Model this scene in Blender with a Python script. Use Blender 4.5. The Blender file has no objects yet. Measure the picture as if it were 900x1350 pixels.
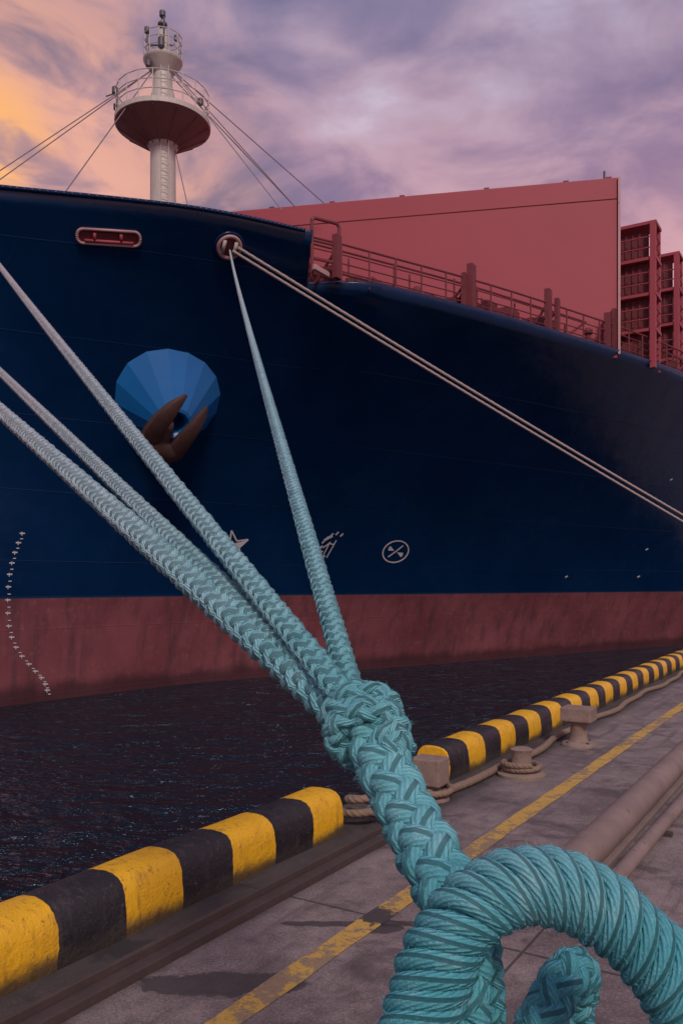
import bpy, math, random
import numpy as np
from mathutils import Vector, Matrix
from mathutils.bvhtree import BVHTree
random.seed(4); rng=np.random.default_rng(4)
scene=bpy.context.scene
CZ=1.6; F=1100.0
AX=np.array([0.5258,0.8506,0.0]); BX=np.array([0.8506,-0.5258,0.0])
def P(u,v,Y): return np.array([(u-450)/F*Y, Y, CZ-(v-770)/F*Y])
def ST(s,t,z=0.0):
    p=AX*s+BX*t; return np.array([p[0],p[1],z])

# ---------------------------------------------------------------- node helper
class NT:
    def __init__(s,name):
        s.m=bpy.data.materials.new(name); s.m.use_nodes=True
        s.t=s.m.node_tree; s.n=s.t.nodes; s.l=s.t.links
        s.b=s.n['Principled BSDF']
    def set(s,sock,v):
        if hasattr(v,'is_output') : s.l.new(v,sock)
        elif isinstance(v,(tuple,list)) and len(v)==3 and sock.type=='RGBA': sock.default_value=(*v,1)
        else: sock.default_value=v
    def pos(s):
        return s.n.new('ShaderNodeNewGeometry').outputs['Position']
    def mp(s,vec,scale=(1,1,1),rot=(0,0,0),loc=(0,0,0)):
        n=s.n.new('ShaderNodeMapping'); s.l.new(vec,n.inputs[0]); n.inputs['Scale'].default_value=scale
        n.inputs['Rotation'].default_value=rot; n.inputs['Location'].default_value=loc
        return n.outputs[0]
    def noise(s,vec,scale,detail=5,rough=0.55,dist=0):
        n=s.n.new('ShaderNodeTexNoise'); s.l.new(vec,n.inputs['Vector'])
        n.inputs['Scale'].default_value=scale; n.inputs['Detail'].default_value=min(detail,5)
        n.inputs['Roughness'].default_value=rough; n.inputs['Distortion'].default_value=dist
        return n.outputs['Fac']
    def math(s,op,a,b=0.0,c=0.0,clamp=False):
        n=s.n.new('ShaderNodeMath'); n.operation=op; n.use_clamp=clamp
        s.set(n.inputs[0],a); s.set(n.inputs[1],b); s.set(n.inputs[2],c); return n.outputs[0]
    def ss(s,x,a,b,o0=0.0,o1=1.0):
        n=s.n.new('ShaderNodeMapRange'); n.interpolation_type='SMOOTHSTEP'
        s.set(n.inputs[0],x)
        n.inputs[1].default_value=a; n.inputs[2].default_value=b; n.inputs[3].default_value=o0; n.inputs[4].default_value=o1
        return n.outputs[0]
    def mix(s,f,a,b,mode='MIX'):
        n=s.n.new('ShaderNodeMix'); n.data_type='RGBA'; n.blend_type=mode
        s.set(n.inputs[0],f); s.set(n.inputs[6],a); s.set(n.inputs[7],b); return n.outputs[2]
    def sep(s,v):
        n=s.n.new('ShaderNodeSeparateXYZ'); s.l.new(v,n.inputs[0]); return n.outputs
    def dot(s,v,w):
        n=s.n.new('ShaderNodeVectorMath'); n.operation='DOT_PRODUCT'; s.l.new(v,n.inputs[0]); n.inputs[1].default_value=tuple(w); return n.outputs['Value']
    def bump(s,h,strength=0.3,dist=0.01):
        n=s.n.new('ShaderNodeBump'); n.inputs['Strength'].default_value=strength; n.inputs['Distance'].default_value=dist
        s.l.new(h,n.inputs['Height']); s.l.new(n.outputs[0],s.b.inputs['Normal'])
    def col(s,c): s.set(s.b.inputs['Base Color'],c)
    def rough(s,r): s.set(s.b.inputs['Roughness'],r)

def paint(name,c,rough=0.5,var=0.25,scale=1.5,rust=0.0,metal=0.0,streak=False):
    k=NT(name); p=k.pos(); n=k.noise(p,scale,5,0.6)
    base=k.mix(n,tuple(x*(1-var) for x in c),tuple(min(1,x*(1+var)) for x in c))
    if streak:
        st=k.noise(k.mp(p,(3,3,0.25)),1.6,5,0.6); base=k.mix(k.ss(st,0.5,0.75,0,0.4),base,tuple(x*0.5 for x in c))
    if rust>0:
        r=k.noise(p,scale*4,5,0.7); base=k.mix(k.ss(r,0.62-rust*0.2,0.72,0,0.85),base,(0.12,0.05,0.03))
    k.col(base); k.rough(rough); k.b.inputs['Metallic'].default_value=metal
    k.bump(k.noise(p,scale*14,4,0.6),0.25,0.01); return k.m

# ---------------------------------------------------------------- mesh helper
def empty(name,loc=(0,0,0)):
    e=bpy.data.objects.new(name,None); scene.collection.objects.link(e); e.empty_display_size=0.3; return e
def obj(name,V,Fc,mat,parent=None,smooth=False,uv=None):
    me=bpy.data.meshes.new(name)
    V=np.asarray(V,dtype=float)
    if isinstance(Fc,np.ndarray):
        me.vertices.add(len(V)); me.vertices.foreach_set('co',V.ravel())
        n,k=Fc.shape; me.loops.add(n*k); me.polygons.add(n)
        me.loops.foreach_set('vertex_index',Fc.ravel().astype(np.int32))
        me.polygons.foreach_set('loop_start',(np.arange(n)*k).astype(np.int32))
        me.polygons.foreach_set('loop_total',np.full(n,k,dtype=np.int32))
        me.update(calc_edges=True)
        if uv is not None:
            l=me.uv_layers.new(name='UV'); l.data.foreach_set('uv',uv[Fc.ravel()].ravel())
    else:
        me.from_pydata([tuple(v) for v in V],[],[tuple(f) for f in Fc]); me.update()
    me.validate()
    if smooth: me.polygons.foreach_set('use_smooth',[True]*len(me.polygons))
    o=bpy.data.objects.new(name,me); scene.collection.objects.link(o)
    if mat: me.materials.append(mat)
    if parent: o.parent=parent
    return o
class MB:
    def __init__(s): s.V=[]; s.F=[]
    def add(s,V,Fc):
        o=len(s.V); s.V+= [tuple(v) for v in V]; s.F+=[tuple(i+o for i in f) for f in Fc]
    def box(s,c,ex,ey,ez,hx,hy,hz):
        c=np.array(c,float); V=[c+ex*hx*i+ey*hy*j+ez*hz*k for k in(-1,1) for j in(-1,1) for i in(-1,1)]
        s.add(V,[(0,2,3,1),(4,5,7,6),(0,1,5,4),(2,6,7,3),(0,4,6,2),(1,3,7,5)])
    def tube(s,a,b,r,n=8,r2=None):
        a=np.array(a,float); b=np.array(b,float); d=b-a; L=np.linalg.norm(d)
        if L<1e-6: return
        d/=L; h=np.array([0,0,1.]) if abs(d[2])<0.9 else np.array([1.,0,0])
        x=np.cross(d,h); x/=np.linalg.norm(x); y=np.cross(d,x); r2=r if r2 is None else r2
        V=[a+r*(x*math.cos(t)+y*math.sin(t)) for t in np.arange(n)*2*math.pi/n]+[b+r2*(x*math.cos(t)+y*math.sin(t)) for t in np.arange(n)*2*math.pi/n]
        Fc=[(i,(i+1)%n,n+(i+1)%n,n+i) for i in range(n)]+[tuple(range(n))[::-1],tuple(range(n,2*n))]
        s.add(V,Fc)
    def poly(s,pts,r,n=8,closed=False):
        m=len(pts)
        for i in range(m if closed else m-1): s.tube(pts[i],pts[(i+1)%m],r,n)
    def lathe(s,c,prof,n=24,ex=np.array([1.,0,0]),ey=np.array([0,1.,0]),ez=np.array([0,0,1.]),shift=None):
        c=np.array(c,float); V=[]; m=len(prof)
        for q,(r,z) in enumerate(prof):
            o=shift[q] if shift is not None else 0
            for i in range(n):
                a=2*math.pi*i/n; V.append(c+ex*r*math.cos(a)+ey*r*math.sin(a)+ez*z+o)
        Fc=[(j*n+i,j*n+(i+1)%n,(j+1)*n+(i+1)%n,(j+1)*n+i) for j in range(m-1) for i in range(n)]
        Fc+=[tuple(range(n))[::-1],tuple(range((m-1)*n,m*n))]
        s.add(V,Fc)
    def loft(s,secs,n=10):
        V=[]
        for c,a,b in secs:
            for i in range(n):
                t=2*math.pi*i/n; ca,sa=math.cos(t),math.sin(t)
                e=0.6; V.append(np.array(c)+np.array(a)*math.copysign(abs(ca)**e,ca)+np.array(b)*math.copysign(abs(sa)**e,sa))
        m=len(secs)
        Fc=[(j*n+i,j*n+(i+1)%n,(j+1)*n+(i+1)%n,(j+1)*n+i) for j in range(m-1) for i in range(n)]
        Fc+=[tuple(range(n))[::-1],tuple(range((m-1)*n,m*n))]
        s.add(V,Fc)
    def make(s,name,mat,parent=None,smooth=False,bevel=0):
        o=obj(name,s.V,s.F,mat,parent,smooth)
        if bevel:
            b=o.modifiers.new('b','BEVEL'); b.width=bevel; b.segments=2; b.limit_method='ANGLE'
        return o
def autosmooth(o,ang=40):
    me=o.data
    me.polygons.foreach_set('use_smooth',[True]*len(me.polygons))
    try: me.set_sharp_from_angle(angle=math.radians(ang))
    except Exception: pass
EX=np.array([1.,0,0]);EY=np.array([0,1.,0]);EZ=np.array([0,0,1.])
def nrm(v): return v/np.linalg.norm(v)

def catmull(K,n):
    K=np.asarray(K,float); m=len(K)
    Kp=np.vstack([2*K[0]-K[1],K,2*K[-1]-K[-2]])
    k=np.linspace(0,m-1,n) if np.isscalar(n) else np.asarray(n,float)
    i=np.clip(np.floor(k).astype(int),0,m-2); t=(k-i)[:,None]
    p0,p1,p2,p3=Kp[i],Kp[i+1],Kp[i+2],Kp[i+3]
    return 0.5*((2*p1)+(-p0+p2)*t+(2*p0-5*p1+4*p2-p3)*t**2+(-p0+3*p1-3*p2+p3)*t**3)

# ================================================================= WORLD
w=bpy.data.worlds.new("World"); scene.world=w; w.use_nodes=True
nt=w.node_tree; N=nt.nodes; L=nt.links
for n in list(N): N.remove(n)
SUN_EL=math.radians(40); SUN_AZ=math.radians(168)
class W(NT):
    def __init__(s): s.t=nt;s.n=N;s.l=L
k=W()
tc=N.new('ShaderNodeTexCoord').outputs['Generated']
x,y,z=k.sep(tc)
n1=k.noise(k.mp(tc,(1.0,1.0,2.3),(0,0.25,0)),2.9,5,0.52,0.45)
n2=k.noise(k.mp(tc,(1,1,2.2),(0,-0.15,0),(3.1,1.7,0.4)),6.5,5,0.55,0.5)
n3=k.noise(k.mp(tc,(1,1,1.8),(0,0.1,0),(7.1,0.7,2.4)),1.7,3,0.5)
cl=k.math('ADD',k.math('ADD',k.math('MULTIPLY',n1,0.50),k.math('MULTIPLY',n2,0.28)),k.math('MULTIPLY',n3,0.22))
ramp=N.new('ShaderNodeValToRGB'); L.new(cl,ramp.inputs[0])
e=ramp.color_ramp.elements; e[0].position=0.37; e[0].color=(0.105,0.12,0.21,1); e[1].position=0.66; e[1].color=(0.62,0.62,0.76,1)
for p_,c_ in ((0.44,(0.16,0.15,0.26,1)),(0.50,(0.25,0.205,0.33,1)),(0.56,(0.38,0.295,0.41,1)),(0.61,(0.46,0.40,0.54,1))):
    q=e.new(p_); q.color=c_
hz=k.ss(z,0.62,0.25,0,1)
pk=k.mix(k.ss(n2,0.35,0.65),(0.38,0.185,0.28),(0.74,0.38,0.39))
c1=k.mix(k.math('MULTIPLY',hz,k.ss(n1,0.36,0.58,0.35,0.95)),ramp.outputs[0],pk)
gd=np.array([-0.46,1.0,0.42]); gd/=np.linalg.norm(gd)
g=k.dot(tc,gd); gf=k.math('MULTIPLY',k.ss(g,0.925,0.998),k.ss(n2,0.40,0.60,0.2,0.95))
c2=k.mix(k.math('MULTIPLY',gf,0.9),c1,(0.92,0.44,0.29))
gd2=np.array([-0.43,1.0,0.53]); gd2/=np.linalg.norm(gd2)
gf2=k.math('MULTIPLY',k.ss(k.dot(tc,gd2),0.9965,0.9999),k.ss(n2,0.44,0.56,0.1,0.9))
c3=k.mix(gf2,c2,(1.0,0.47,0.15))
c3=k.mix(k.ss(z,-0.02,-0.1),c3,(0.05,0.05,0.07))
sky=N.new('ShaderNodeTexSky'); sky.sky_type='NISHITA'; sky.sun_disc=False; sky.sun_elevation=SUN_EL; sky.sun_rotation=SUN_AZ
b1=N.new('ShaderNodeBackground'); L.new(c3,b1.inputs[0]); b1.inputs[1].default_value=1.0
b2=N.new('ShaderNodeBackground'); L.new(sky.outputs[0],b2.inputs[0]); b2.inputs[1].default_value=0.008
ad=N.new('ShaderNodeAddShader'); L.new(b1.outputs[0],ad.inputs[0]); L.new(b2.outputs[0],ad.inputs[1])
out=N.new('ShaderNodeOutputWorld'); L.new(ad.outputs[0],out.inputs[0])

sd=bpy.data.lights.new('sun','SUN'); sd.energy=1.85; sd.angle=math.radians(12); sd.color=(1.0,0.88,0.80)
so=bpy.data.objects.new('sun',sd); scene.collection.objects.link(so)
sv=Vector((math.sin(SUN_AZ)*math.cos(SUN_EL),math.cos(SUN_AZ)*math.cos(SUN_EL),math.sin(SUN_EL)))
so.rotation_euler=sv.to_track_quat('Z','Y').to_euler()

# ================================================================= CAMERA
cd=bpy.data.cameras.new('camera'); co=bpy.data.objects.new('camera',cd); scene.collection.objects.link(co)
cd.sensor_fit='VERTICAL'; cd.sensor_height=36; cd.lens=36*F/1350; cd.shift_y=95/1350; cd.clip_end=8000; cd.clip_start=0.05
co.location=(0,0,CZ); co.rotation_euler=(math.radians(90),0,0); scene.camera=co
scene.view_settings.view_transform='Standard'; scene.view_settings.look='None'; scene.view_settings.exposure=0

# ================================================================= MATERIALS
k=NT('quay_concrete'); p=k.pos(); s_=k.dot(p,AX); t_=k.dot(p,BX); X,Y,Z=k.sep(p)
n1=k.noise(p,0.8,5,0.65,0.3); n2=k.noise(p,7,5,0.72); n3=k.noise(p,85,5,0.8); n4=k.noise(p,2.3,5,0.65,0.6)
cvn=k.n.new('ShaderNodeCombineXYZ'); k.l.new(k.math('MULTIPLY',s_,0.35),cvn.inputs[0]); k.l.new(k.math('MULTIPLY',t_,5.0),cvn.inputs[1])
trk=k.noise(cvn.outputs[0],1.6,5,0.6)
c=k.mix(k.ss(n1,0.35,0.65),(0.175,0.137,0.138),(0.33,0.262,0.252))
c=k.mix(k.ss(n2,0.42,0.68,0,0.6),c,(0.115,0.09,0.09))
c=k.mix(k.ss(n2,0.44,0.30,0,0.4),c,(0.42,0.35,0.33))
c=k.mix(k.ss(n3,0.52,0.66,0,0.6),c,(0.50,0.43,0.40)); c=k.mix(k.ss(n3,0.48,0.36,0,0.75),c,(0.07,0.055,0.056))
c=k.mix(k.ss(n4,0.53,0.66,0,0.65),c,(0.08,0.064,0.065))
c=k.mix(k.ss(trk,0.53,0.66,0,0.5),c,(0.095,0.077,0.077))
tn=k.math('ADD',t_,k.math('MULTIPLY',k.math('SUBTRACT',n2,0.5),0.3))
c=k.mix(k.ss(tn,-2.38,-2.60,0,0.8),c,(0.04,0.034,0.036))
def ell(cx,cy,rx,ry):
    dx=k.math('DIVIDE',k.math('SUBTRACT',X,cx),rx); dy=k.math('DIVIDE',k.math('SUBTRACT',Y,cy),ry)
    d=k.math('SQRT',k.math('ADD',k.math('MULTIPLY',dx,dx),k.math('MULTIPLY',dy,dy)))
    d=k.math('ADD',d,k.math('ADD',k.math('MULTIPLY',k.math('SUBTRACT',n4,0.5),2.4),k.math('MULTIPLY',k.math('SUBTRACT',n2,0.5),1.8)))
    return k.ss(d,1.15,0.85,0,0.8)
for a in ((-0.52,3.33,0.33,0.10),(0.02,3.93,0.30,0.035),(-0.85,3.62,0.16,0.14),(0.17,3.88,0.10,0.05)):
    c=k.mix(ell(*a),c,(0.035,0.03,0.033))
def joint(v,period,off,wd):
    m=k.math('PINGPONG',k.math('ADD',v,off+1000*period),period/2)
    mm=k.math('ADD',m,k.math('MULTIPLY',k.math('SUBTRACT',n2,0.5),0.014))
    return k.ss(mm,wd,wd*0.4,0,0.8)
j=k.math('MAXIMUM',joint(s_,4.2,0.70,0.010),joint(t_,6.8,1.24,0.008))
c=k.mix(j,c,(0.05,0.04,0.04))
k.col(c); k.rough(k.ss(n4,0.5,0.7,0.85,0.5))
h=k.math('SUBTRACT',k.math('ADD',k.math('MULTIPLY',n3,0.7),k.math('MULTIPLY',n2,0.8)),j)
k.bump(h,0.8,0.016); M_QUAY=k.m

k=NT('worn_yellow_line_paint'); p=k.pos(); n=k.noise(p,9,5,0.75); n2=k.noise(p,1.1,4,0.6); n3=k.noise(p,85,5,0.8); s_=k.dot(p,AX)
wm=k.ss(k.math('ADD',n,k.math('MULTIPLY',k.math('SUBTRACT',n2,0.5),0.6)),0.47,0.57)
gap=k.ss(k.math('ABSOLUTE',k.math('ADD',k.math('SUBTRACT',s_,3.50),k.math('MULTIPLY',k.math('SUBTRACT',n,0.5),.45))),0.12,0.08)
c=k.mix(k.math('MULTIPLY',wm,0.75),(0.68,0.42,0.09),(0.24,0.19,0.17))
c=k.mix(k.ss(n3,0.48,0.36,0,0.8),c,(0.14,0.095,0.06))
c=k.mix(gap,c,(0.075,0.062,0.062))
k.col(c); k.rough(0.8); k.bump(n3,0.8,0.014); M_LINE=k.m

k=NT('kerb_stripes'); p=k.pos(); s_=k.dot(p,AX); n=k.noise(p,5,4,0.6)
sh=k.ss(s_,5.4,5.5,0,0.315)
ph=k.math('ADD',k.math('DIVIDE',k.math('SUBTRACT',s_,2.32),0.379),k.math('SUBTRACT',k.math('MULTIPLY',k.math('SUBTRACT',n,0.5),0.12),k.math('SUBTRACT',sh,100.0)))
md=k.math('MODULO',ph,2.0)
st=k.math('MULTIPLY',k.ss(md,0.0,0.012),k.ss(md,1.012,1.0))
gr=k.noise(p,3.5,5,0.7); gr2=k.noise(p,35,5,0.75); gr3=k.noise(k.mp(p,(9,9,1.5)),1.5,5,0.7)
yel=k.mix(k.ss(gr,0.45,0.75,0,0.6),(0.92,0.50,0.012),(0.60,0.29,0.015))
yel=k.mix(k.ss(gr2,0.58,0.68,0,0.8),yel,(0.14,0.085,0.05)); yel=k.mix(k.ss(gr3,0.53,0.72,0,0.6),yel,(0.30,0.15,0.03))
blk=k.mix(gr,(0.010,0.009,0.012),(0.026,0.024,0.028)); blk=k.mix(k.ss(gr2,0.56,0.72,0,0.6),blk,(0.15,0.12,0.105)); blk=k.mix(k.ss(gr3,0.50,0.72,0,0.5),blk,(0.08,0.066,0.06))
c=k.mix(st,yel,blk)
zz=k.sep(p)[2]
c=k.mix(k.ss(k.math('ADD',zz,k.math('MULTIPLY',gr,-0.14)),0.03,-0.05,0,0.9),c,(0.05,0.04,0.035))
k.col(c); k.rough(k.ss(gr,0.3,0.7,0.28,0.55)); k.bump(k.math('ADD',gr2,k.math('MULTIPLY',gr,1.5)),0.7,0.014); M_KERB=k.m

k=NT('harbour_water'); p=k.pos()
a=k.noise(k.mp(p,(1,1.5,1),(0,0,0.3)),0.6,4,0.5,0.9); b=k.noise(k.mp(p,(1.0,1.9,1),(0,0,-0.25)),2.4,3,0.55,0.7); d=k.noise(p,0.16,2,0.5)
k.col((0.004,0.014,0.028)); k.rough(0.05); k.b.inputs['IOR'].default_value=1.33; k.b.inputs['Specular IOR Level'].default_value=0.5
k.b.inputs['Specular Tint'].default_value=(0.50,0.80,1.0,1)
k.bump(k.math('ADD',k.math('ADD',k.math('MULTIPLY',a,2.4),k.math('MULTIPLY',b,0.8)),k.math('MULTIPLY',d,1.5)),1.0,0.60); M_WATER=k.m

k=NT('hull_paint'); p=k.pos(); X,Y,Z=k.sep(p)
n1=k.noise(p,0.35,5,0.6); st=k.noise(k.mp(p,(1.4,1.4,0.10)),1.2,5,0.65); n2=k.noise(p,4,5,0.7)
blue=k.mix(n1,(0.0008,0.014,0.056),(0.0020,0.032,0.110))
blue=k.mix(k.ss(st,0.56,0.8,0,0.4),blue,(0.010,0.036,0.08))
blue=k.mix(k.ss(n2,0.66,0.78,0,0.3),blue,(0.015,0.028,0.05))
red=k.mix(k.ss(n1,0.3,0.7),(0.175,0.050,0.060),(0.26,0.080,0.092))
red=k.mix(k.ss(st,0.45,0.72,0,0.8),red,(0.10,0.043,0.05)); red=k.mix(k.ss(n2,0.53,0.72,0,0.45),red,(0.30,0.15,0.14))
wn=k.noise(p,0.8,5,0.65)
wet=k.ss(k.math('ADD',Z,k.math('MULTIPLY',wn,-0.9)),-2.2,-2.75)
red=k.mix(k.math('MULTIPLY',wet,0.8),red,(0.05,0.02,0.025))
f=k.ss(k.math('ADD',Z,k.math('MULTIPLY',n2,0.02)),1.115,1.10)
line=k.ss(Z,1.19,1.16)
c=k.mix(k.math('MULTIPLY',line,0.25),blue,(0.03,0.08,0.14)); c=k.mix(f,c,red)
k.col(c); k.set(k.b.inputs['Roughness'],k.math('ADD',k.math('MULTIPLY',f,0.28),k.ss(n1,0.3,0.7,0.20,0.29)))
k.b.inputs['Specular IOR Level'].default_value=0.45
br=k.n.new('ShaderNodeTexBrick')
cv=k.n.new('ShaderNodeCombineXYZ'); k.l.new(k.dot(p,AX),cv.inputs[0]); k.l.new(Z,cv.inputs[1]); k.l.new(cv.outputs[0],br.inputs['Vector'])
br.inputs['Scale'].default_value=1; br.inputs['Brick Width'].default_value=6.5; br.inputs['Row Height'].default_value=2.4; br.inputs['Mortar Size'].default_value=0.02; br.inputs['Mortar Smooth'].default_value=0.6
k.bump(k.math('ADD',k.math('MULTIPLY',br.outputs['Fac'],0.35),k.math('ADD',k.math('MULTIPLY',k.noise(p,0.6,3,0.5),2.4),k.math('MULTIPLY',n2,0.10))),0.4,0.05); M_HULL=k.m

M_RED=paint('red_deck_paint',(0.37,0.060,0.080),0.6,0.08,0.3,0.0,0,False)
M_RED2=paint('red_steel_paint',(0.17,0.032,0.040),0.6,0.3,2.0,0.12,0,True)
M_REDD=paint('red_container_paint',(0.15,0.032,0.042),0.6,0.3,1.2,0.1,0,True)
M_PINK=paint('faded_pink_paint',(0.50,0.29,0.29),0.55,0.2,1.5,0.05)
M_MAST=paint('mast_white_paint',(0.56,0.50,0.45),0.5,0.10,1.5,0.0,0,True)
M_MASTR=paint('mast_platform_red',(0.22,0.115,0.105),0.7,0.2,1.5,0.05)
M_STEEL=paint('dark_steel',(0.10,0.09,0.10),0.5,0.3,3,0.1)
M_RUST=paint('rusted_anchor_iron',(0.065,0.030,0.025),0.75,0.5,3.5,0.3)
M_BOL=paint('bollard_weathered_paint',(0.26,0.19,0.155),0.75,0.5,11,0.45)
M_PIPE=paint('weathered_pipe',(0.24,0.175,0.155),0.7,0.45,4.5,0.25)
M_RAIL=paint('dark_rusty_rail',(0.065,0.045,0.04),0.7,0.4,8,0.25)
M_WHITE=paint('white_marking_paint',(0.62,0.60,0.62),0.6,0.15,2)
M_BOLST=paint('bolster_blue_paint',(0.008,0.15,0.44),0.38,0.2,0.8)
M_CABLE=paint('stay_wire',(0.22,0.18,0.19),0.5,0.1,2)

# ================================================================= WATER + QUAY
obj('water',[(-4000,-4000,-2.6),(4000,-4000,-2.6),(4000,4000,-2.6),(-4000,4000,-2.6)],[(0,1,2,3)],M_WATER)
S0,S1,TE=-60,700,-3.16
obj('quay',[ST(S0,TE,0),ST(S1,TE,0),ST(S1,400,0),ST(S0,400,0),ST(S0,TE,-6),ST(S1,TE,-6)],[(0,3,2,1),(0,1,5,4)],M_QUAY)
V=[];Fc=[]
for i,s in enumerate(np.linspace(-2,150,800)):
    wv=0.004*math.sin(i*1.7); V+=[ST(s,-2.02+wv,0.004),ST(s,-1.90-wv,0.004)]
Fc=[(2*i,2*i+1,2*i+3,2*i+2) for i in range(799)]
obj('yellow_painted_line',V,[f[::-1] for f in Fc],M_LINE)

prof=[(0.0,-0.01),(0.004,0.10),(-0.004,0.19),(-0.022,0.235),(-0.05,0.262),(-0.09,0.274),(-0.15,0.278),(-0.21,0.274),(-0.25,0.262),(-0.278,0.235),(-0.295,0.19),(-0.30,0.10),(-0.30,-0.01)]
def kerb(s0,s1):
    n=max(8,int((s1-s0)/0.05)); ss=np.linspace(s0,s1,n); V=[]
    for i,s in enumerate(ss):
        dd=min(s-s0,s1-s); q=1.0 if dd>0.06 else 0.95+0.05*math.sqrt(max(0,1-(1-dd/0.06)**2))
        for (a,z) in prof:
            t=-2.816-0.15+(a+0.15)*q; z2=z*q if z>0 else z
            t+=0.004*math.sin(s*3.1+z*9)+0.003*math.sin(s*7.7); z2+=0.003*math.sin(s*4.3+1) if z>0.1 else 0
            V.append(ST(s,t,z2))
    m=len(prof); Fc=[(i*m+j,i*m+j+1,(i+1)*m+j+1,(i+1)*m+j) for i in range(n-1) for j in range(m-1)]
    Fc+=[tuple(range(m))[::-1],tuple(range((n-1)*m,n*m))]
    o=obj('striped_kerb',V,[f[::-1] for f in Fc],M_KERB); autosmooth(o,50); return o
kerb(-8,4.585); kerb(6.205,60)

mb=MB()
mb.box(ST(-0.6,-2.50,0.02),AX,BX,EZ,5.2,0.035,0.022); mb.box(ST(-0.6,-2.55,0.045),AX,BX,EZ,5.2,0.012,0.03)
mb.make('kerb_rail',M_RAIL,bevel=0.005)

def frames(C):
    T=np.gradient(C,axis=0); T/=np.linalg.norm(T,axis=1)[:,None]
    h=EZ if abs(T[0][2])<0.9 else EX
    n=np.cross(T[0],h); n/=np.linalg.norm(n); Ns=[n]
    for i in range(1,len(C)):
        n=n-T[i]*np.dot(n,T[i]); n/=math.sqrt(np.dot(n,n)); Ns.append(n)
    Ns=np.array(Ns); return T,Ns,np.cross(T,Ns)
def ringmesh(C,A,B,ra,rb,sides,uoff=0.0):
    n=len(C); ph=np.arange(sides)*2*np.pi/sides
    V=C[:,None,:]+ra*np.cos(ph)[None,:,None]*A[:,None,:]+rb*np.sin(ph)[None,:,None]*B[:,None,:]
    i=np.arange(n-1)[:,None]*sides; j=np.arange(sides)[None,:]; j2=(j+1)%sides
    Fc=np.stack([i+j,i+j2,i+sides+j2,i+sides+j],-1).reshape(-1,4)
    s=np.concatenate([[0],np.cumsum(np.linalg.norm(np.diff(C,axis=0),axis=1))])
    uv=np.stack(np.broadcast_arrays(s[:,None]+uoff,(ph/(2*np.pi))[None,:]),-1).reshape(-1,2)
    return V.reshape(-1,3),Fc,uv
def tubeobj(name,C,r,sides,mat,parent=None):
    T,A,B=frames(C); V,Fc,uv=ringmesh(C,A,B,r,r,sides)
    return obj(name,V,Fc,mat,parent,True,uv)
C=np.array([ST(s,-1.31+0.006*math.sin(s*1.3),0.085+0.004*math.sin(s*2.1)) for s in np.linspace(4.35,90,300)])
pp=empty('quay_pipe'); tubeobj('pipe_body',C,0.10,20,M_PIPE,pp)
mb=MB(); mb.lathe(C[0],[(0.0,-0.01),(0.10,-0.01),(0.10,0.01),(0.0,0.01)],20,BX,EZ,AX); mb.make('end_plate',M_RAIL,pp)
mb=MB(); mb.box(ST(47,-1.315,0.015),AX,BX,EZ,42.6,0.13,0.016); mb.make('pipe_plinth',M_PIPE,pp,bevel=0.006)
C=np.array([ST(s,-1.07+0.01*math.sin(s*1.1),0.052) for s in np.linspace(4.2,90,300)])
pp=empty('quay_pipe'); tubeobj('pipe_body',C,0.042,14,M_PIPE,pp)
mb=MB()
for s in np.arange(5.6,60,2.6): mb.box(ST(s,-1.07,0.012),AX,BX,EZ,0.03,0.07,0.012)
mb.make('pipe_saddles',M_RAIL,pp)

# ================================================================= SHIP
WLk=[(16.5,-25),(18.4,-24.9),(22,-24.6),(26.8,-23.9),(31,-22.4),(35.4,-20.6),(44.4,-17.1),(55,-12.9),(66,-8.8),(90,-5.6),(140,-4.8)]
DKk=[(12,-25),(12.9,-23.6),(15.5,-21.0),(19.3,-17.3),(22.5,-15.3),(25.1,-14),(32,-11),(43.1,-7.3),(55,-5.4),(80,-4.8),(140,-4.8)]
ks=np.sort(np.concatenate([np.linspace(0,10,241),[4.0+1e-4,4.10]]))
WL=catmull(WLk,ks); DK=catmull(DKk,ks)
WL[:,1]=np.clip(WL[:,1],-25,-4.7); DK[:,1]=np.clip(DK[:,1],-25,-4.7)
zref=np.interp(ks,[0,4,5,10],[13.1,13.1,11.9,11.9]); ztop=np.where(ks<=4.0,13.1,11.9)
ztop=np.where((ks>4.0)&(ks<4.09),13.1,ztop)
ZW=-2.6
def gfun(h): return np.where(h>0,0.12*h+0.88*np.abs(h)**1.9,0.12*h)
rows=np.concatenate([[-0.28,-0.12],np.linspace(0,1,46)])
def hullst(zz):
    h=(zz-ZW)/(zref-ZW); g=gfun(h)
    s=WL[:,0]+(DK[:,0]-WL[:,0])*np.where(h>0,0.35*h+0.65*g,0); t=np.maximum(WL[:,1]+(DK[:,1]-WL[:,1])*g,-25)
    return s,t
def side(mir):
    V=np.zeros((len(ks),len(rows),3))
    for j,r in enumerate(rows):
        zz=ZW+(ztop-ZW)*r; s,t=hullst(zz)
        if mir: t=-50-t
        V[:,j]=s[:,None]*AX+t[:,None]*BX; V[:,j,2]=zz
    return V
Vp=side(False); Vs=side(True); R=len(rows); K=len(ks)
def gridfaces(K,R,flip=False,off=0):
    i=np.arange(K-1)[:,None]*R; j=np.arange(R-1)[None,:]
    f=np.stack([i+j,i+R+j,i+R+j+1,i+j+1],-1).reshape(-1,4)+off
    return f[:,::-1].copy() if flip else f
hullV=np.vstack([Vp.reshape(-1,3),Vs.reshape(-1,3)])
hullF=np.vstack([gridfaces(K,R,False),gridfaces(K,R,True,K*R)])
ship=empty('container_ship')
ho=obj('hull',hullV,hullF,M_HULL,ship,True)
m=ho.modifiers.new('s','SOLIDIFY'); m.thickness=0.10; m.offset=-1
bvh=BVHTree.FromPolygons([Vector(v) for v in Vp.reshape(-1,3)],[tuple(int(a) for a in f) for f in gridfaces(K,R)])
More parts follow.
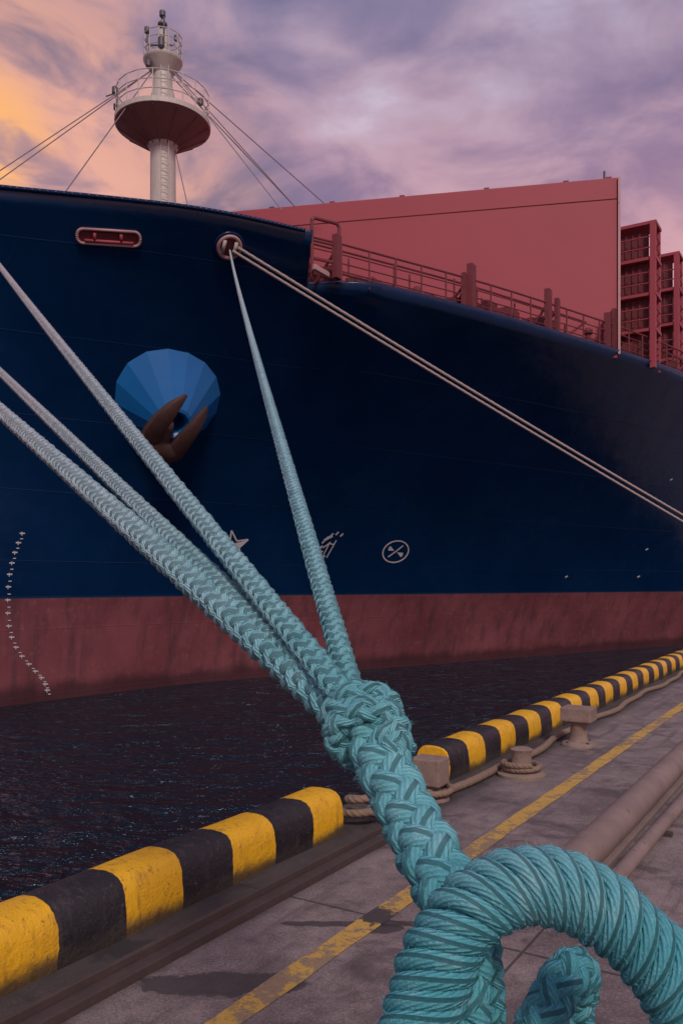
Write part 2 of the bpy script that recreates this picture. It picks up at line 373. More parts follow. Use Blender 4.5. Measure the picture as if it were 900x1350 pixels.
CAM=Vector((0,0,CZ))
def hit(u,v):
    d=Vector(P(u,v,1.0))-CAM; d.normalize(); loc,nor,i,dist=bvh.ray_cast(CAM,d)
    if loc is None: print('MISS',u,v); return P(u,v,26),np.array([0,-1.,0])
    nor=np.array(nor); dd=np.array(d)
    if np.dot(nor,dd)>0: nor=-nor
    return np.array(loc),nor
V=[];Fc=[]
ds,dt=hullst(np.full(K,11.72))
for i in range(K):
    tt=min(max(dt[i]-0.22,-25),-4.9); V+=[ST(ds[i]+0.2,tt,11.72),ST(ds[i]+0.2,-50-tt,11.72)]
Fc=[(2*i,2*i+1,2*i+3,2*i+2) for i in range(K-1)]
obj('deck',V,Fc,M_RED2,ship)
mb=MB()
idx=[i for i in range(K) if ks[i]<=4.0]
for a,b in zip(idx[:-1],idx[1:]): mb.tube(Vp[a,-1]+[0,0,0.02],Vp[b,-1]+[0,0,0.02],0.06,6); mb.tube(Vs[a,-1],Vs[b,-1],0.06,6)
mb.make('bulwark_cap',M_HULL,ship,True)

Rr=np.array([12.2,36.9,0]); Ll=np.array([-5.9,40.4,0])
Rs=np.dot(Rr,AX); Rt=np.dot(Rr,BX); Rm=ST(Rs,-50-Rt)
def wall(mb,a,b,th,z0,z1):
    d=nrm(b-a); n=np.array([d[1],-d[0],0]); 
    if n@AX<0: n=-n
    c=(a+b)/2+n*th/2; L_=np.linalg.norm(b-a)/2
    mb.box(np.array([c[0],c[1],(z0+z1)/2]),d,n,EZ,L_,th/2,(z1-z0)/2); return d,n
mb=MB(); d,n=wall(mb,Rr,Ll,0.5,11.6,19.6); wall(mb,Rm,Ll-0.02*AX,0.5,11.6,19.58)
mb.make('breakwater_wall',M_RED,ship,bevel=0.04)
mb=MB()
a=Rr-n*0.015; b=Ll-n*0.015
mb.tube(a+[0,0,18.65],b+[0,0,18.65],0.016,6)
for f in (0.02,0.12,0.31,0.52,0.7,0.86):
    q=a+(b-a)*f+n*0.2; mb.box(q+[0,0,19.65],d,n,EZ,0.12,0.08,0.05)
mb.make('wall_fittings',M_RED2,ship)
mb=MB(); mb.box(Rr+n*0.30+d*(-0.05)+[0,0,15.65],d,n,EZ,0.05,0.42,3.9)
mb.make('wall_end_flange',M_PINK,ship)
mb=MB(); mb.tube(Rr+d*0.55+n*.2+[0,0,19.6],Rr+d*0.55+n*.2+[0,0,20.0],0.05)
mb.make('wall_lamp_post',M_STEEL,ship)

rl=MB()
kk=np.arange(4.16,8.5,0.02); ec=catmull(DKk,kk); ep=np.array([ST(a,b-0.25,11.86) for a,b in ec])
sl=np.concatenate([[0],np.cumsum(np.linalg.norm(np.diff(ep,axis=0),axis=1))])
def edge(s): return np.array([np.interp(s,sl,ep[:,i]) for i in range(3)])
Ltot=sl[-1]; step=1.15; s=0
while s<Ltot:
    q=edge(s); rl.tube(q-[0,0,.1],q+[0,0,1.2],0.035,6)
    if s+step<Ltot:
        for hgt,r in ((1.2,0.04),(0.85,0.024),(0.55,0.024),(0.28,0.024)):
            if random.random()<0.97: rl.tube(q+[0,0,hgt],edge(s+step)+[0,0,hgt],r,6)
    s+=step
rl.make('deck_railing',M_RED2,ship)
cl=MB()
ls=np.linspace(0,Ltot,600); bu=np.array([450+F*edge(x)[0]/edge(x)[1] for x in ls])
def near_u(u): return np.interp(u,bu,ls)
for u,hh,wd in ((444,1.45,0.16),(612,1.35,0.14),(621,1.75,0.19),(722,1.75,0.18),(734,1.5,0.14),(800,1.6,0.18),(809,1.9,0.14)):
    q=edge(near_u(u)); cl.box(q+[0,0,hh/2],AX,BX,EZ,wd,wd*0.6,hh/2); cl.tube(q+[0,0,hh*0.7],q-BX*0.9,0.05,6)
q1=edge(near_u(411)); q2=edge(near_u(447))
cl.poly([q1,q1+[0,0,1.75],q1+[0,0,1.85]+(q2-q1)*0.08,q2+[0,0,1.85]-(q2-q1)*0.08,q2+[0,0,1.75],q2],0.06,8)
cl.poly([q1+[0,0,1.1],q2+[0,0,1.1]],0.045,8); cl.poly([q1+[0,0,0.5],q2+[0,0,0.5]],0.045,8)
for i in range(60):
    s=1+i*0.45; q=edge(min(s*1.02,Ltot-1))-BX*random.uniform(0.5,1.8)
    hh=random.uniform(0.3,1.15); cl.box(q+[0,0,hh/2-.05],AX,BX,EZ,random.uniform(0.06,0.4),random.uniform(0.1,0.3),hh/2)
    if i%5==0: cl.lathe(q+[0.3,0.3,-.1],[(0.12,0),(0.12,0.8),(0.2,0.85),(0.2,1.0),(0.1,1.1)],12)
    if i%3==1: cl.tube(q,q+[0,0,1.35],0.04,6)
for hgt in (0.35,0.6,1.4):
    for a_,b_ in zip(np.arange(0.5,Ltot-2,1.5),np.arange(2.0,Ltot,1.5)):
        cl.tube(edge(a_)-BX*1.0+[0,0,hgt],edge(b_)-BX*1.0+[0,0,hgt],0.04,6)
cl.make('deck_fittings',M_RED2,ship)
q=edge(0.25); mb=MB(); mb.box(q+[0.1,0,0.12],AX,BX,EZ,0.45,0.06,0.09); mb.make('deck_locker',M_PINK,ship,bevel=0.02)

for s0,zt in ((40.4,18.35),(46.3,18.9),(52.2,19.0),(58.1,19.2),(64,19.2)):
    lb=MB(); pn=MB()
    t0=-7.95; t1=-42.05
    for t in np.arange(t0,t1,-2.55):
        lb.box(ST(s0,t-0.1,(11.6+zt)/2),AX,BX,EZ,0.14,0.12,(zt-11.6)/2)
        lb.box(ST(s0+1.1,t-0.1,(11.6+zt)/2),AX,BX,EZ,0.12,0.10,(zt-11.6)/2)
    for z in np.arange(13.4,zt+0.01,(zt-13.4)/3.0):
        lb.box(ST(s0+0.55,(t0+t1)/2,z),AX,BX,EZ,0.62,17.1,0.07)
        for r_ in (0.5,1.0):
            if z+r_<zt+0.3: lb.tube(ST(s0-0.05,t0,z+r_),ST(s0-0.05,t1,z+r_),0.03,6); lb.tube(ST(s0-0.05,t0,z+r_),ST(s0+1.1,t0,z+r_),0.03,6)
    for t in np.arange(t0-0.25,t1,-2.55):
        pn.box(ST(s0+0.3,t-1.1,(11.8+zt)/2-0.1),AX,BX,EZ,0.03,1.0,(zt-12.1)/2)
        for q_ in np.arange(-0.9,0.95,0.3): pn.box(ST(s0+0.25,t-1.1+q_,(11.8+zt)/2-0.1),AX,BX,EZ,0.04,0.05,(zt-12.2)/2)
    lb.make('lashing_bridge_frame',M_RED,ship); pn.make('lashing_bridge_panels',M_RED2,ship)
ct=MB()
for bay in range(4):
    s0=42.3+bay*5.9
    for row in range(12):
        t=-12.2-row*2.5
        for tier in range(2):
            ct.box(ST(s0+1.9,t,13.2+tier*2.6),AX,BX,EZ,1.85,1.2,1.28)
            for q_ in np.arange(-1.7,1.75,0.28): ct.box(ST(s0+1.9+q_,t+1.21,13.2+tier*2.6),AX,BX,EZ,0.07,0.03,1.15)
ct.make('containers',M_REDD,ship)

# foremast
ms=empty('foremast'); ms.parent=ship
MX=np.array([-7.54,35.3,0.0])
mb=MB()
mb.lathe(MX,[(0.62,11.6),(0.56,15),(0.52,20.1),(0.50,21.1),(0.50,22.2),(0.40,22.6),(0.38,23.5)],28)
mb.lathe(MX,[(0.52,19.9),(0.80,20.3),(0.6,20.5)],32); o=mb.make('pole',M_MAST,ms); autosmooth(o)
mb=MB(); mb.lathe(MX,[(0.5,20.0),(1.2,20.42),(1.85,20.85),(1.93,20.93),(1.95,20.93)],40)
for a in np.arange(12)*math.pi/6:
    dv=np.array([math.cos(a),math.sin(a),0]); mb.tube(MX+dv*0.5+[0,0,19.97],MX+dv*1.9+[0,0,20.86],0.03,6)
o=mb.make('platform_underside',M_MASTR,ms); autosmooth(o)
mb=MB(); mb.lathe(MX,[(1.93,20.92),(1.99,20.92),(1.99,21.12),(1.9,21.12),(0.45,21.13)],40); mb.make('platform_rim',M_MAST,ms)
mb=MB(); mb.lathe(MX,[(0.38,23.1),(0.78,23.6),(0.82,23.66),(0.82,23.74),(0.3,23.75)],28); mb.lathe(MX,[(0.24,23.7),(0.20,24.9),(0.09,25.1),(0.08,25.75)],16)
o=mb.make('crow_platform',M_MAST,ms); autosmooth(o)
mb=MB()
def ringrail(r,z0,h,n,nb=3,rr=0.022):
    pt=[MX+[r*math.cos(a),r*math.sin(a),0] for a in np.arange(n)*2*math.pi/n]
    for i in range(n):
        mb.tube(pt[i]+[0,0,z0],pt[i]+[0,0,z0+h],rr,6)
        for j in range(1,nb+1): mb.tube(pt[i]+[0,0,z0+h*j/nb],pt[(i+1)%n]+[0,0,z0+h*j/nb],rr,6)
ringrail(1.93,21.1,1.15,20); ringrail(0.80,23.72,0.95,12)
mb.make('railings',M_MAST,ms)
mb=MB()
for dx,dy,z,r,h in ((-1.95,-0.3,22.3,0.13,0.35),(-2.05,0.2,21.9,0.1,0.3),(1.7,-0.7,21.6,0.12,0.3),(0,-0.1,25.65,0.13,0.3),(0,-0.1,25.2,0.2,0.12),(-0.62,-0.2,24.9,0.12,0.28),(0.62,-0.3,24.5,0.1,0.25),(-0.5,-0.5,23.3,0.12,0.3),(0.1,-0.8,24.0,0.14,0.5)):
    mb.lathe(MX+[dx,dy,z],[(r*0.6,-h/2),(r,-h/3),(r,h/3),(r*0.5,h/2)],12)
mb.tube(MX+[-1.9,-0.3,22.2],MX+[-2.3,-0.4,22.0],0.03); mb.tube(MX+[-0.6,0,24.4],MX+[0.5,0,24.4],0.04); mb.tube(MX+[-.62,-.2,24.4],MX+[-.62,-.2,24.9],.03)
mb.tube(MX+[0.1,-0.3,24.7],MX+[0.1,-0.3,25.4],0.04)
mb.make('lamps',M_STEEL,ms)
mb=MB()
for x_ in (-0.16,0.16): mb.tube(MX+[x_+0.2,-0.62,12],MX+[x_+0.2,-0.58,23.2],0.018,6)
for z in np.arange(12,23.2,0.3): mb.tube(MX+[0.04,-0.60,z],MX+[0.36,-0.60,z],0.012,6)
mb.make('ladder',M_MAST,ms)
mb=MB()
T1=MX+[0.35,-0.1,23.35]; T2=MX+[-0.35,-0.1,23.35]
for tp,q in ((T1,P(427,268,38.5)),(T1,P(391,275,36)),(T1,P(372,278,34)),(T2,P(-140,318,27)),(T2,P(-150,345,27)),(T2,P(80,262,31)),(MX+[0.5,0,20],P(250,282,33)),(T1+[0,0,-.3],P(391,275,36.2))):
    mb.tube(tp,q,0.022,6)
mb.make('stay_wires',M_CABLE,ms)

# anchor bolster + anchor
def frame_at(u,v):
    c,n=hit(u,v); up=nrm(EZ-n*(EZ@n)); sd_=np.cross(up,n); return c,n,up,sd_
c,n,up,sx=frame_at(222,524)
sc_=c[1]/F
mb=MB()
ax=nrm(n*0.93+up*0.02)
cc=c-n*0.10
sft=[up*0,up*0,-up*0.50,-up*0.50,-up*0.50,-up*0.50]
aj=math.pi/16
e1=sx*math.cos(aj)+up*math.sin(aj); e2=-sx*math.sin(aj)+up*math.cos(aj)
mb.lathe(cc,[(78*sc_,-0.6),(75*sc_,0.0),(23*sc_,1.25),(19*sc_,1.28),(15*sc_,1.15),(12*sc_,0.6)],16,e1,e2,ax,sft)
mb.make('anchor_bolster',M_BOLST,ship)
mb=MB()
ca=c+ax*1.35-up*0.62-sx*0.22
rot=math.radians(-12); A1=sx*math.cos(rot)+up*math.sin(rot); A2=-sx*math.sin(rot)+up*math.cos(rot)
def L3(x,y,z): return ca+A1*x*0.98+A2*y*1.08+ax*z
mb.loft([(L3(-1.05,-0.62,0.0),A2*0.08,ax*0.10),(L3(-0.85,-0.66,0),A2*0.22,ax*0.24),(L3(-0.3,-0.74,0),A2*0.40,ax*0.32),(L3(0.35,-0.76,0),A2*0.42,ax*0.32),(L3(0.75,-0.66,0),A2*0.30,ax*0.24),(L3(0.90,-0.60,0),A2*0.08,ax*0.1)],12)
mb.loft([(L3(0.1,-0.8,0),A1*0.52,ax*0.3),(L3(0.22,-1.2,0),A1*0.34,ax*0.2),(L3(0.36,-1.5,0.05),A1*0.20,ax*0.12),(L3(0.40,-1.64,0.05),A1*0.05,ax*0.06)],10)
mb.loft([(L3(-0.50,-0.7,0),A1*0.36,ax*0.26),(L3(-0.58,-0.1,0.22),A1*0.37,ax*0.20),(L3(-0.50,0.45,0.30),A1*0.34,ax*0.15),(L3(-0.30,0.95,0.28),A1*0.24,ax*0.11),(L3(-0.05,1.34,0.2),A1*0.07,ax*0.05)],10)
mb.loft([(L3(0.48,-0.8,0),A1*0.36,ax*0.26),(L3(0.56,-0.25,0.18),A1*0.33,ax*0.20),(L3(0.66,0.25,0.26),A1*0.27,ax*0.14),(L3(0.78,0.75,0.24),A1*0.20,ax*0.10),(L3(0.88,1.15,0.12),A1*0.06,ax*0.05)],10)
mb.loft([(L3(0,-0.7,0.05),A1*0.22,ax*0.18),(L3(0.02,0.0,-0.1),A1*0.16,ax*0.15),(L3(0.1,0.3,-0.6),A1*0.14,ax*0.14)],10)
o=mb.make('anchor',M_RUST,ship); autosmooth(o,50)

fc,fn,fup,fsx=frame_at(302,325)
def torus(mb,c,ex,ey,R1,r,n=28,m=10,sy=1.0):
    ez=np.cross(ex,ey); V=[]
    for i in range(n):
        a=2*math.pi*i/n; d_=ex*math.cos(a)+ey*math.sin(a)*sy
        for j in range(m):
            b=2*math.pi*j/m; V.append(c+d_*(R1+r*math.cos(b))+ez*r*math.sin(b))
    mb.add(V,[(i*m+j,((i+1)%n)*m+j,((i+1)%n)*m+(j+1)%m,i*m+(j+1)%m) for i in range(n) for j in range(m)])
mb=MB(); torus(mb,fc+fn*0.05,fsx,fup,0.36,0.065); mb.make('fairlead_rim',M_PINK,ship,True)
mb=MB(); mb.lathe(fc+fn*0.03,[(0.0,0),(0.34,0.0),(0.34,0.01),(0,0.01)],24,fsx,fup,fn); mb.make('fairlead_opening',M_RED2,ship)
mb=MB(); torus(mb,fc+fn*0.02,fsx,fup,0.46,0.05); mb.make('fairlead_collar',M_HULL,ship,True)
mb=MB(); mb.tube(fc+fn*0.10-fup*0.2-fsx*.2,fc+fn*0.10+fup*0.22-fsx*.2,0.06); mb.tube(fc+fn*0.10-fup*0.2+fsx*.18,fc+fn*0.10+fup*0.22+fsx*.18,0.06); mb.make('fairlead_rollers',M_MAST,ship,True)
def decal(name,polys,mat,off=0.02):
    mb=MB()
    for pl in polys:
        V=[]
        for (u,v) in pl:
            h_,n_=hit(u,v); V.append(h_+n_*off)
        mb.add(V,[tuple(range(len(V)))])
    return mb.make(name,mat,ship)
def rrect(u0,v0,u1,v1,r,skew=0.0,n=6):
    pts=[]
    for cx,cy,a0 in ((u1-r,v0+r,-90),(u1-r,v1-r,0),(u0+r,v1-r,90),(u0+r,v0+r,180)):
        for i in range(n+1):
            a=math.radians(a0+90*i/n); uu=cx+r*math.cos(a); pts.append((uu,cy+r*math.sin(a)+skew*(uu-(u0+u1)/2)))
    return pts
rr=rrect(102,303,185,322,8,0.06)
decal('mooring_slot_opening',[rr],M_RED2,0.03)
mb=MB(); pts=[(lambda q:q[0]+q[1]*0.05)(hit(*q)) for q in rr]; mb.poly(pts,0.045,8,True); mb.make('mooring_slot_rim',M_PINK,ship,True)
mb=MB()
for a_,b_ in (((112,316),(176,320)),((125,306),(125,317)),((160,308),(160,319))):
    mb.tube(*[(lambda q:q[0]+q[1]*0.06)(hit(*q)) for q in (a_,b_)],0.05)
mb.make('mooring_slot_rollers',M_RED,ship,True)

def stroke(pts,wd):
    out=[]
    for (a,b),(c_,d_) in zip(pts[:-1],pts[1:]):
        L_=math.hypot(c_-a,d_-b); nx,ny=-(d_-b)/L_*wd/2,(c_-a)/L_*wd/2
        out.append([(a+nx,b+ny),(c_+nx,d_+ny),(c_-nx,d_-ny),(a-nx,b-ny)])
    return out
pl=[]
star=[(291,716),(303,714),(305,699),(312,713),(327,711),(315,722),(318,738),(306,728),(294,739),(300,724)]
pl+=stroke(star+[star[0]],2.0)
pl+=[[(306,712),(309,716),(326,712),(316,721),(308,722)]]
cir=[(521+17*math.cos(a),727+14*math.sin(a)-0.15*17*math.cos(a)) for a in np.linspace(0,2*math.pi,29)]
pl+=stroke(cir,1.8)
def fan(cx,cy,a,r):
    return [(cx+2*math.cos(a),cy+2*math.sin(a)),(cx+r*math.cos(a-0.35),cy+r*math.sin(a-0.35)),(cx+r*1.05*math.cos(a),cy+r*1.05*math.sin(a)),(cx+r*math.cos(a+0.35),cy+r*math.sin(a+0.35))]
pl+=[fan(521,727,a,10) for a in (0.5,0.5+math.pi)]+stroke([(511,734),(521,727),(531,719)],1.6)
for i,(u,v) in enumerate([(424,736),(421,730),(421,723),(424,716),(429,711),(435,707),(442,705),(448,707)]):
    pl+=stroke([(u,v),(u+4,v-4)],2.0)
pl+=stroke([(427,712),(438,706)],3)+stroke([(425,722),(434,716),(440,718)],1.6)+stroke([(426,731),(435,714)],1.3)+stroke([(430,735),(443,712)],1.3)
for (u,v) in ((746,760),(841,760),(852,724),(884,632)): pl+=stroke([(u-2,v+1),(u+1.5,v-1)],1.8)
decal('hull_symbols',pl,M_WHITE)
dm=catmull([(30,704),(20,730),(13,760),(11,795),(13,830),(24,858),(42,880),(58,898),(64,915)],34)
pl=[]
for i,(u,v) in enumerate(dm):
    if i%2==0: pl+=stroke([(u-4,v-1),(u+3,v-1)],1.8)+stroke([(u-1,v-3),(u-1,v+2)],1.2)
    else: pl+=stroke([(u-1,v),(u+3,v)],1.2)
decal('draft_marks',pl,M_WHITE)

# ================================================================= ROPES
KN=P(482,960,1.5)
def ropemat(name,stops,near):
    k=NT(name); p=k.pos()
    uvn=k.n.new('ShaderNodeUVMap').outputs[0]; U,Vv,_=k.sep(uvn)
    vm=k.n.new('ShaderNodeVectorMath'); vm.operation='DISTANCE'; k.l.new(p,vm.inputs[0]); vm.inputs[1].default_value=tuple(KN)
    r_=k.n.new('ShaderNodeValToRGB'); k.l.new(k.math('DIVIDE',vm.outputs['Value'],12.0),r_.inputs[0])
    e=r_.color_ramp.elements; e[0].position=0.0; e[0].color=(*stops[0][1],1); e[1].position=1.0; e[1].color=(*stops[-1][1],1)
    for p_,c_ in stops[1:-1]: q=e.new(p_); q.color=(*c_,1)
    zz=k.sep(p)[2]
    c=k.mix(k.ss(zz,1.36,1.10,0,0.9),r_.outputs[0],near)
    n1=k.noise(p,16,5,0.65); n2=k.noise(p,170,3,0.7)
    c=k.mix(k.ss(n1,0.45,0.75,0,0.4),c,(0.04,0.20,0.23)); c=k.mix(k.ss(n1,0.47,0.32,0,0.2),c,(0.50,0.76,0.78)); c=k.mix(k.ss(n2,0.52,0.75,0,0.28),c,(0.58,0.80,0.81))
    yarn=k.math('SINE',k.math('ADD',k.math('MULTIPLY',Vv,2*math.pi*12),k.math('ADD',k.math('MULTIPLY',U,420),k.math('MULTIPLY',n2,5.0))))
    c=k.mix(k.ss(yarn,0.0,-1.0,0,0.3),c,(0.025,0.15,0.18))
    k.col(c); k.rough(0.9); k.b.inputs['Specular IOR Level'].default_value=0.15
    k.bump(k.math('ADD',k.math('MULTIPLY',yarn,0.5),k.math('MULTIPLY',n2,1.3)),0.9,0.002)
    return k.m
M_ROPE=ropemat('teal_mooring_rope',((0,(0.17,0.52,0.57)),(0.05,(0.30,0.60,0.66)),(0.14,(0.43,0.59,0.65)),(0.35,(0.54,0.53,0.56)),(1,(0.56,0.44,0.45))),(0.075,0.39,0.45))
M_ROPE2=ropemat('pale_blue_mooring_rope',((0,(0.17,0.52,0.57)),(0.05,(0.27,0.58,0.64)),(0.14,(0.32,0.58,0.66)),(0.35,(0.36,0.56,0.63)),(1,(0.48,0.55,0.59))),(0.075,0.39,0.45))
M_TAN=paint('tan_old_rope',(0.25,0.175,0.125),0.9,0.35,30)
M_PALE=paint('pale_mooring_line',(0.46,0.36,0.34),0.8,0.2,20)

def resample(C,step):
    s=np.concatenate([[0],np.cumsum(np.linalg.norm(np.diff(C,axis=0),axis=1))]); n=max(4,int(s[-1]/step)+1)
    q=np.linspace(0,s[-1],n); return np.stack([np.interp(q,s,C[:,i]) for i in range(3)],1),q
FUZZ=[]
def strands(C,q,D,kind,sides,pf=2.6,starts=3,fuzz=0):
    T,A,B=frames(C); Vs_,Fs,Us=[],[],[]; off=0
    if kind=='braid': lst=[(g,j,4) for g in(1,-1) for j in range(4)]; p_=pf*D; Rm,a,ra,rb=0.27*D,0.062*D,0.145*D,0.185*D
    else: lst=[(1,j,starts) for j in range(starts)]; p_=pf*D; pitch1=p_/starts; Rm,a,ra,rb=0.5*D-0.13*D,0,0.13*D,pitch1*0.50
    for g,j,nn in lst:
        ph0=rng.uniform(0,6)
        th=g*2*np.pi*q/p_+2*np.pi*j/nn+0.06*np.sin(q/D*1.7+ph0)
        r=Rm+g*a*np.cos(np.pi*8*q/p_)*(1 if kind=='braid' else 0)
        r=r*(1+0.035*np.sin(q/D*2.9+ph0)+0.02*np.sin(q/D*7.3+ph0*2))
        rad=np.cos(th)[:,None]*A+np.sin(th)[:,None]*B
        c_=C+r[:,None]*rad; t_=np.gradient(c_,axis=0); t_/=np.linalg.norm(t_,axis=1)[:,None]
        rd=rad-t_*np.sum(rad*t_,axis=1)[:,None]; rd/=np.linalg.norm(rd,axis=1)[:,None]; bi=np.cross(t_,rd)
        V,Fc,uv=ringmesh(c_,rd,bi,ra,rb,sides,j*0.37)
        if fuzz:
            ii=rng.integers(2,len(c_)-2,fuzz//len(lst)); an=rng.uniform(-1.3,1.3,len(ii))
            base=c_[ii]+rd[ii]*(np.cos(an)*ra)[:,None]+bi[ii]*(np.sin(an)*rb)[:,None]
            nn_=rd[ii]*np.cos(an)[:,None]+bi[ii]*np.sin(an)[:,None]
            FUZZ.append((base,nn_,t_[ii]))
        Vs_.append(V);Fs.append(Fc+off);Us.append(uv);off+=len(V)
    V,Fc,uv=ringmesh(C,A,B,Rm*0.85,Rm*0.85,8); Vs_.append(V);Fs.append(Fc+off);Us.append(uv)
    return np.vstack(Vs_),np.vstack(Fs),np.vstack(Us)
def rope(name,K_,D,kind='braid',sides=8,per=16,mat=None,parent=None,pf=2.6,starts=3,smoothpath=True,sag=0.0,fuzz=0):
    K_=np.array(K_,float)
    if smoothpath and len(K_)>2: C=catmull(K_,(len(K_)-1)*24+1)
    else: 
        f=np.linspace(0,1,60)[:,None]; C=K_[0]+(K_[-1]-K_[0])*f
        C[:,2]-=4*sag*(f*(1-f))[:,0]
    C,q=resample(C,pf*D/per)
    V,Fc,uv=strands(C,q,D,kind,sides,pf,starts,fuzz)
    return obj(name,V,Fc,mat or M_ROPE,parent,True,uv)

main=empty('mooring_rope')
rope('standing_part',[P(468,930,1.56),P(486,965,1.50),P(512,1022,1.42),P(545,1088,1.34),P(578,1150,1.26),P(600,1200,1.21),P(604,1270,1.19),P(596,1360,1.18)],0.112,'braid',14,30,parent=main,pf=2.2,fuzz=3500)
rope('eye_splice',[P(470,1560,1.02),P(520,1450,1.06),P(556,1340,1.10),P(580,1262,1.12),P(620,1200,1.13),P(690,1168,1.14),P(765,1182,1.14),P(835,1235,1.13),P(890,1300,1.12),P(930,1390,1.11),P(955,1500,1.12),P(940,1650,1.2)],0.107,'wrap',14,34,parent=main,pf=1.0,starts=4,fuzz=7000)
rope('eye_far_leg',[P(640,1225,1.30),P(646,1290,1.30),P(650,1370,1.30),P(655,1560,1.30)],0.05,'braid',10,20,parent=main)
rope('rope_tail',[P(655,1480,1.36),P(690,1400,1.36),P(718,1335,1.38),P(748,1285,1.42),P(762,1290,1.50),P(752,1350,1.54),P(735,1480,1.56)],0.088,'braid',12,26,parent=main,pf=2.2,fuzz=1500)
axd=nrm(P(512,1022,1.42)-P(462,915,1.58)); h0=nrm(np.cross(axd,EZ)); h1=np.cross(axd,h0)
pts=[]
for i,a in enumerate(np.linspace(0,2*math.pi*2.35,46)):
    f=i/45; rad=0.049+0.007*math.sin(a*0.7+1)
    til=0.022*math.sin(a+0.6)
    pts.append(KN+axd*((f-0.5)*0.105+til)+rad*(h0*math.cos(a+2.2)+h1*math.sin(a+2.2)))
pts=[P(455,925,1.60)]+pts+[P(520,1040,1.40)]
rope('hitch',pts,0.060,'braid',10,22,parent=main,fuzz=2000)
def bl(name,u0,v0,Y0,u1,v1,D,sag,per=14,parent=None,mat=None):
    a=P(u0,v0,Y0); b,_n=hit(u1,v1) ; return rope(name,[a,b],D,'braid',7,per,parent=parent,smoothpath=False,sag=sag,mat=mat,pf=2.3)
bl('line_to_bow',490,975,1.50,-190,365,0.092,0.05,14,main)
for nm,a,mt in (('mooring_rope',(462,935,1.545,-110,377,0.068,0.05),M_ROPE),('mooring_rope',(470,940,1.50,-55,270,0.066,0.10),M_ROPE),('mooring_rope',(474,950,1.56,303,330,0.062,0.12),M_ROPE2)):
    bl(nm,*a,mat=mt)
base=np.vstack([a for a,b,c in FUZZ]); nn_=np.vstack([b for a,b,c in FUZZ]); tt=np.vstack([c for a,b,c in FUZZ]); m_=len(base)
ln=rng.uniform(0.0025,0.008,m_)[:,None]; dr=nn_*rng.uniform(0.2,0.8,m_)[:,None]+tt*rng.uniform(-1,1,m_)[:,None]+rng.normal(0,0.35,(m_,3))
dr/=np.linalg.norm(dr,axis=1)[:,None]; sdv=np.cross(dr,rng.normal(0,1,(m_,3))); sdv/=np.linalg.norm(sdv,axis=1)[:,None]; sdv*=0.00022
mid=base+dr*ln*0.5+nn_*0.0008; tip=base+dr*ln+rng.normal(0,0.0012,(m_,3))
V=np.stack([base-sdv,base+sdv,mid+sdv,mid-sdv,tip+sdv*0.4,tip-sdv*0.4],1).reshape(-1,3)
i=np.arange(m_)[:,None]*6; Fc=np.vstack([i+np.array([[0,1,2,3]]),i+np.array([[3,2,4,5]])])
obj('loose_fibres',V,Fc,M_ROPE,main,False,np.zeros((len(V),2)))
fq=fc+fn*0.14
for i,(dx,ex_) in enumerate((((0.10,0.03),(23.55,40.0,0.42)),((0.24,0.10),(23.75,40.3,0.78)))):
    rope('bow_spring_line',[fq+fsx*dx[0]-fup*0.12+fup*dx[1]*2,np.array(ex_)],0.115,'braid',6,9,mat=M_PALE,smoothpath=False,sag=0.12+0.05*i)

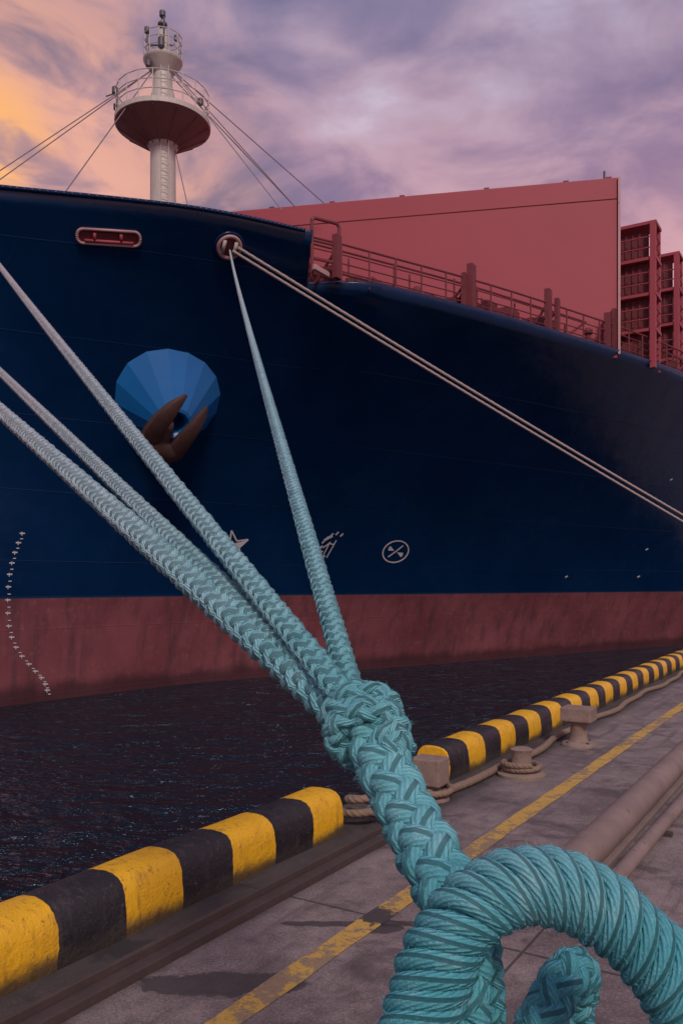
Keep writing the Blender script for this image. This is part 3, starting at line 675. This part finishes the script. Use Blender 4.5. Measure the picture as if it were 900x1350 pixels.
# ================================================================= BOLLARDS
def mushroom(name,x,y,s=1.0):
    e_=empty(name); c=np.array([x,y,0.0]); mb=MB()
    mb.lathe(c,[(0.27*s,0),(0.27*s,0.04*s),(0.17*s,0.07*s),(0.13*s,0.14*s),(0.125*s,0.34*s),(0.15*s,0.40*s),(0.21*s,0.44*s),(0.22*s,0.49*s),(0.18*s,0.53*s),(0.05*s,0.55*s)],28)
    o=mb.make('post',M_BOL,e_); autosmooth(o,50); mb=MB()
    for a in np.arange(6)*math.pi/3: mb.lathe(c+[0.23*s*math.cos(a),0.23*s*math.sin(a),0.04*s],[(0.022*s,0),(0.022*s,0.02*s),(0.01*s,0.025*s)],6)
    mb.make('bolts',M_RAIL,e_); return e_
mushroom('mooring_bollard',0.30,1.12,1.0); mushroom('mooring_bollard',23.7,40.2,1.8)
def tbol(u,v,w,h,capw,caph,base):
    Y=CZ*F/(v-770); c=P(u,v,Y); c[2]=0; e_=empty('quay_bollard'); mb=MB()
    mb.lathe(c,[(base,0),(base,0.02),(base*0.9,0.035),(w*1.15,0.05),(w*0.95,0.09),(w*0.9,h-caph-0.02),(w*1.1,h-caph)],20)
    o=mb.make('stem',M_BOL,e_); autosmooth(o,50)
    mb=MB(); mb.box(c+[0,0,h-caph/2],AX,BX,EZ,capw*0.8,capw,caph/2); mb.box(c+[0,0,h-caph-0.012],AX,BX,EZ,capw*0.6,capw*0.75,0.012); mb.make('head',M_BOL,e_,bevel=0.022)
    mb=MB()
    for a in np.arange(4)*math.pi/2+0.4: mb.lathe(c+[base*0.8*math.cos(a),base*0.8*math.sin(a),0.03],[(0.014,0),(0.014,0.018),(0.006,0.022)],6)
    mb.make('bolts',M_RAIL,e_); return c
c1=tbol(762,983,0.085,0.385,0.15,0.14,0.17)
c3=tbol(566,1053,0.085,0.31,0.12,0.20,0.15)
Y=CZ*F/(1023-770); c2=P(687,1023,Y); c2[2]=0; e_=empty('quay_bollard'); mb=MB()
mb.lathe(c2,[(0.20,0),(0.20,0.025),(0.12,0.05),(0.085,0.09),(0.08,0.19),(0.095,0.225),(0.06,0.24)],22); o=mb.make('post',M_BOL,e_); autosmooth(o,50)
pts=[]
for s in np.arange(5.1,40,0.35): pts.append(ST(s,-2.60+0.035*math.sin(s*1.9)+0.02*math.sin(s*4.3),0.035))
rope('old_rope_on_quay',pts,0.065,'wrap',6,16,mat=M_TAN,pf=2.2,starts=3)
def coil(c,r,z,n,D):
    pts=[c+np.array([(r+0.012*i/10)*math.cos(a),(r+0.012*i/10)*math.sin(a),z+D*0.75*a/(2*math.pi)]) for i,a in enumerate(np.linspace(0,2*math.pi*n,int(10*n)))]
    rope('rope_turns',pts,D,'wrap',6,16,mat=M_TAN,pf=2.2,starts=3)
coil(c2,0.135,0.05,1.8,0.05); coil(c3,0.15,0.04,1.6,0.05)
cc=ST(4.80,-2.80,0); pts=[cc+np.array([0.14*math.cos(a)*(1-0.03*a),0.10*math.sin(a)*(1-0.02*a),0.035+0.014*a]) for a in np.linspace(0,14,50)]
rope('rope_heap',pts,0.055,'wrap',6,16,mat=M_TAN,pf=2.2,starts=3)
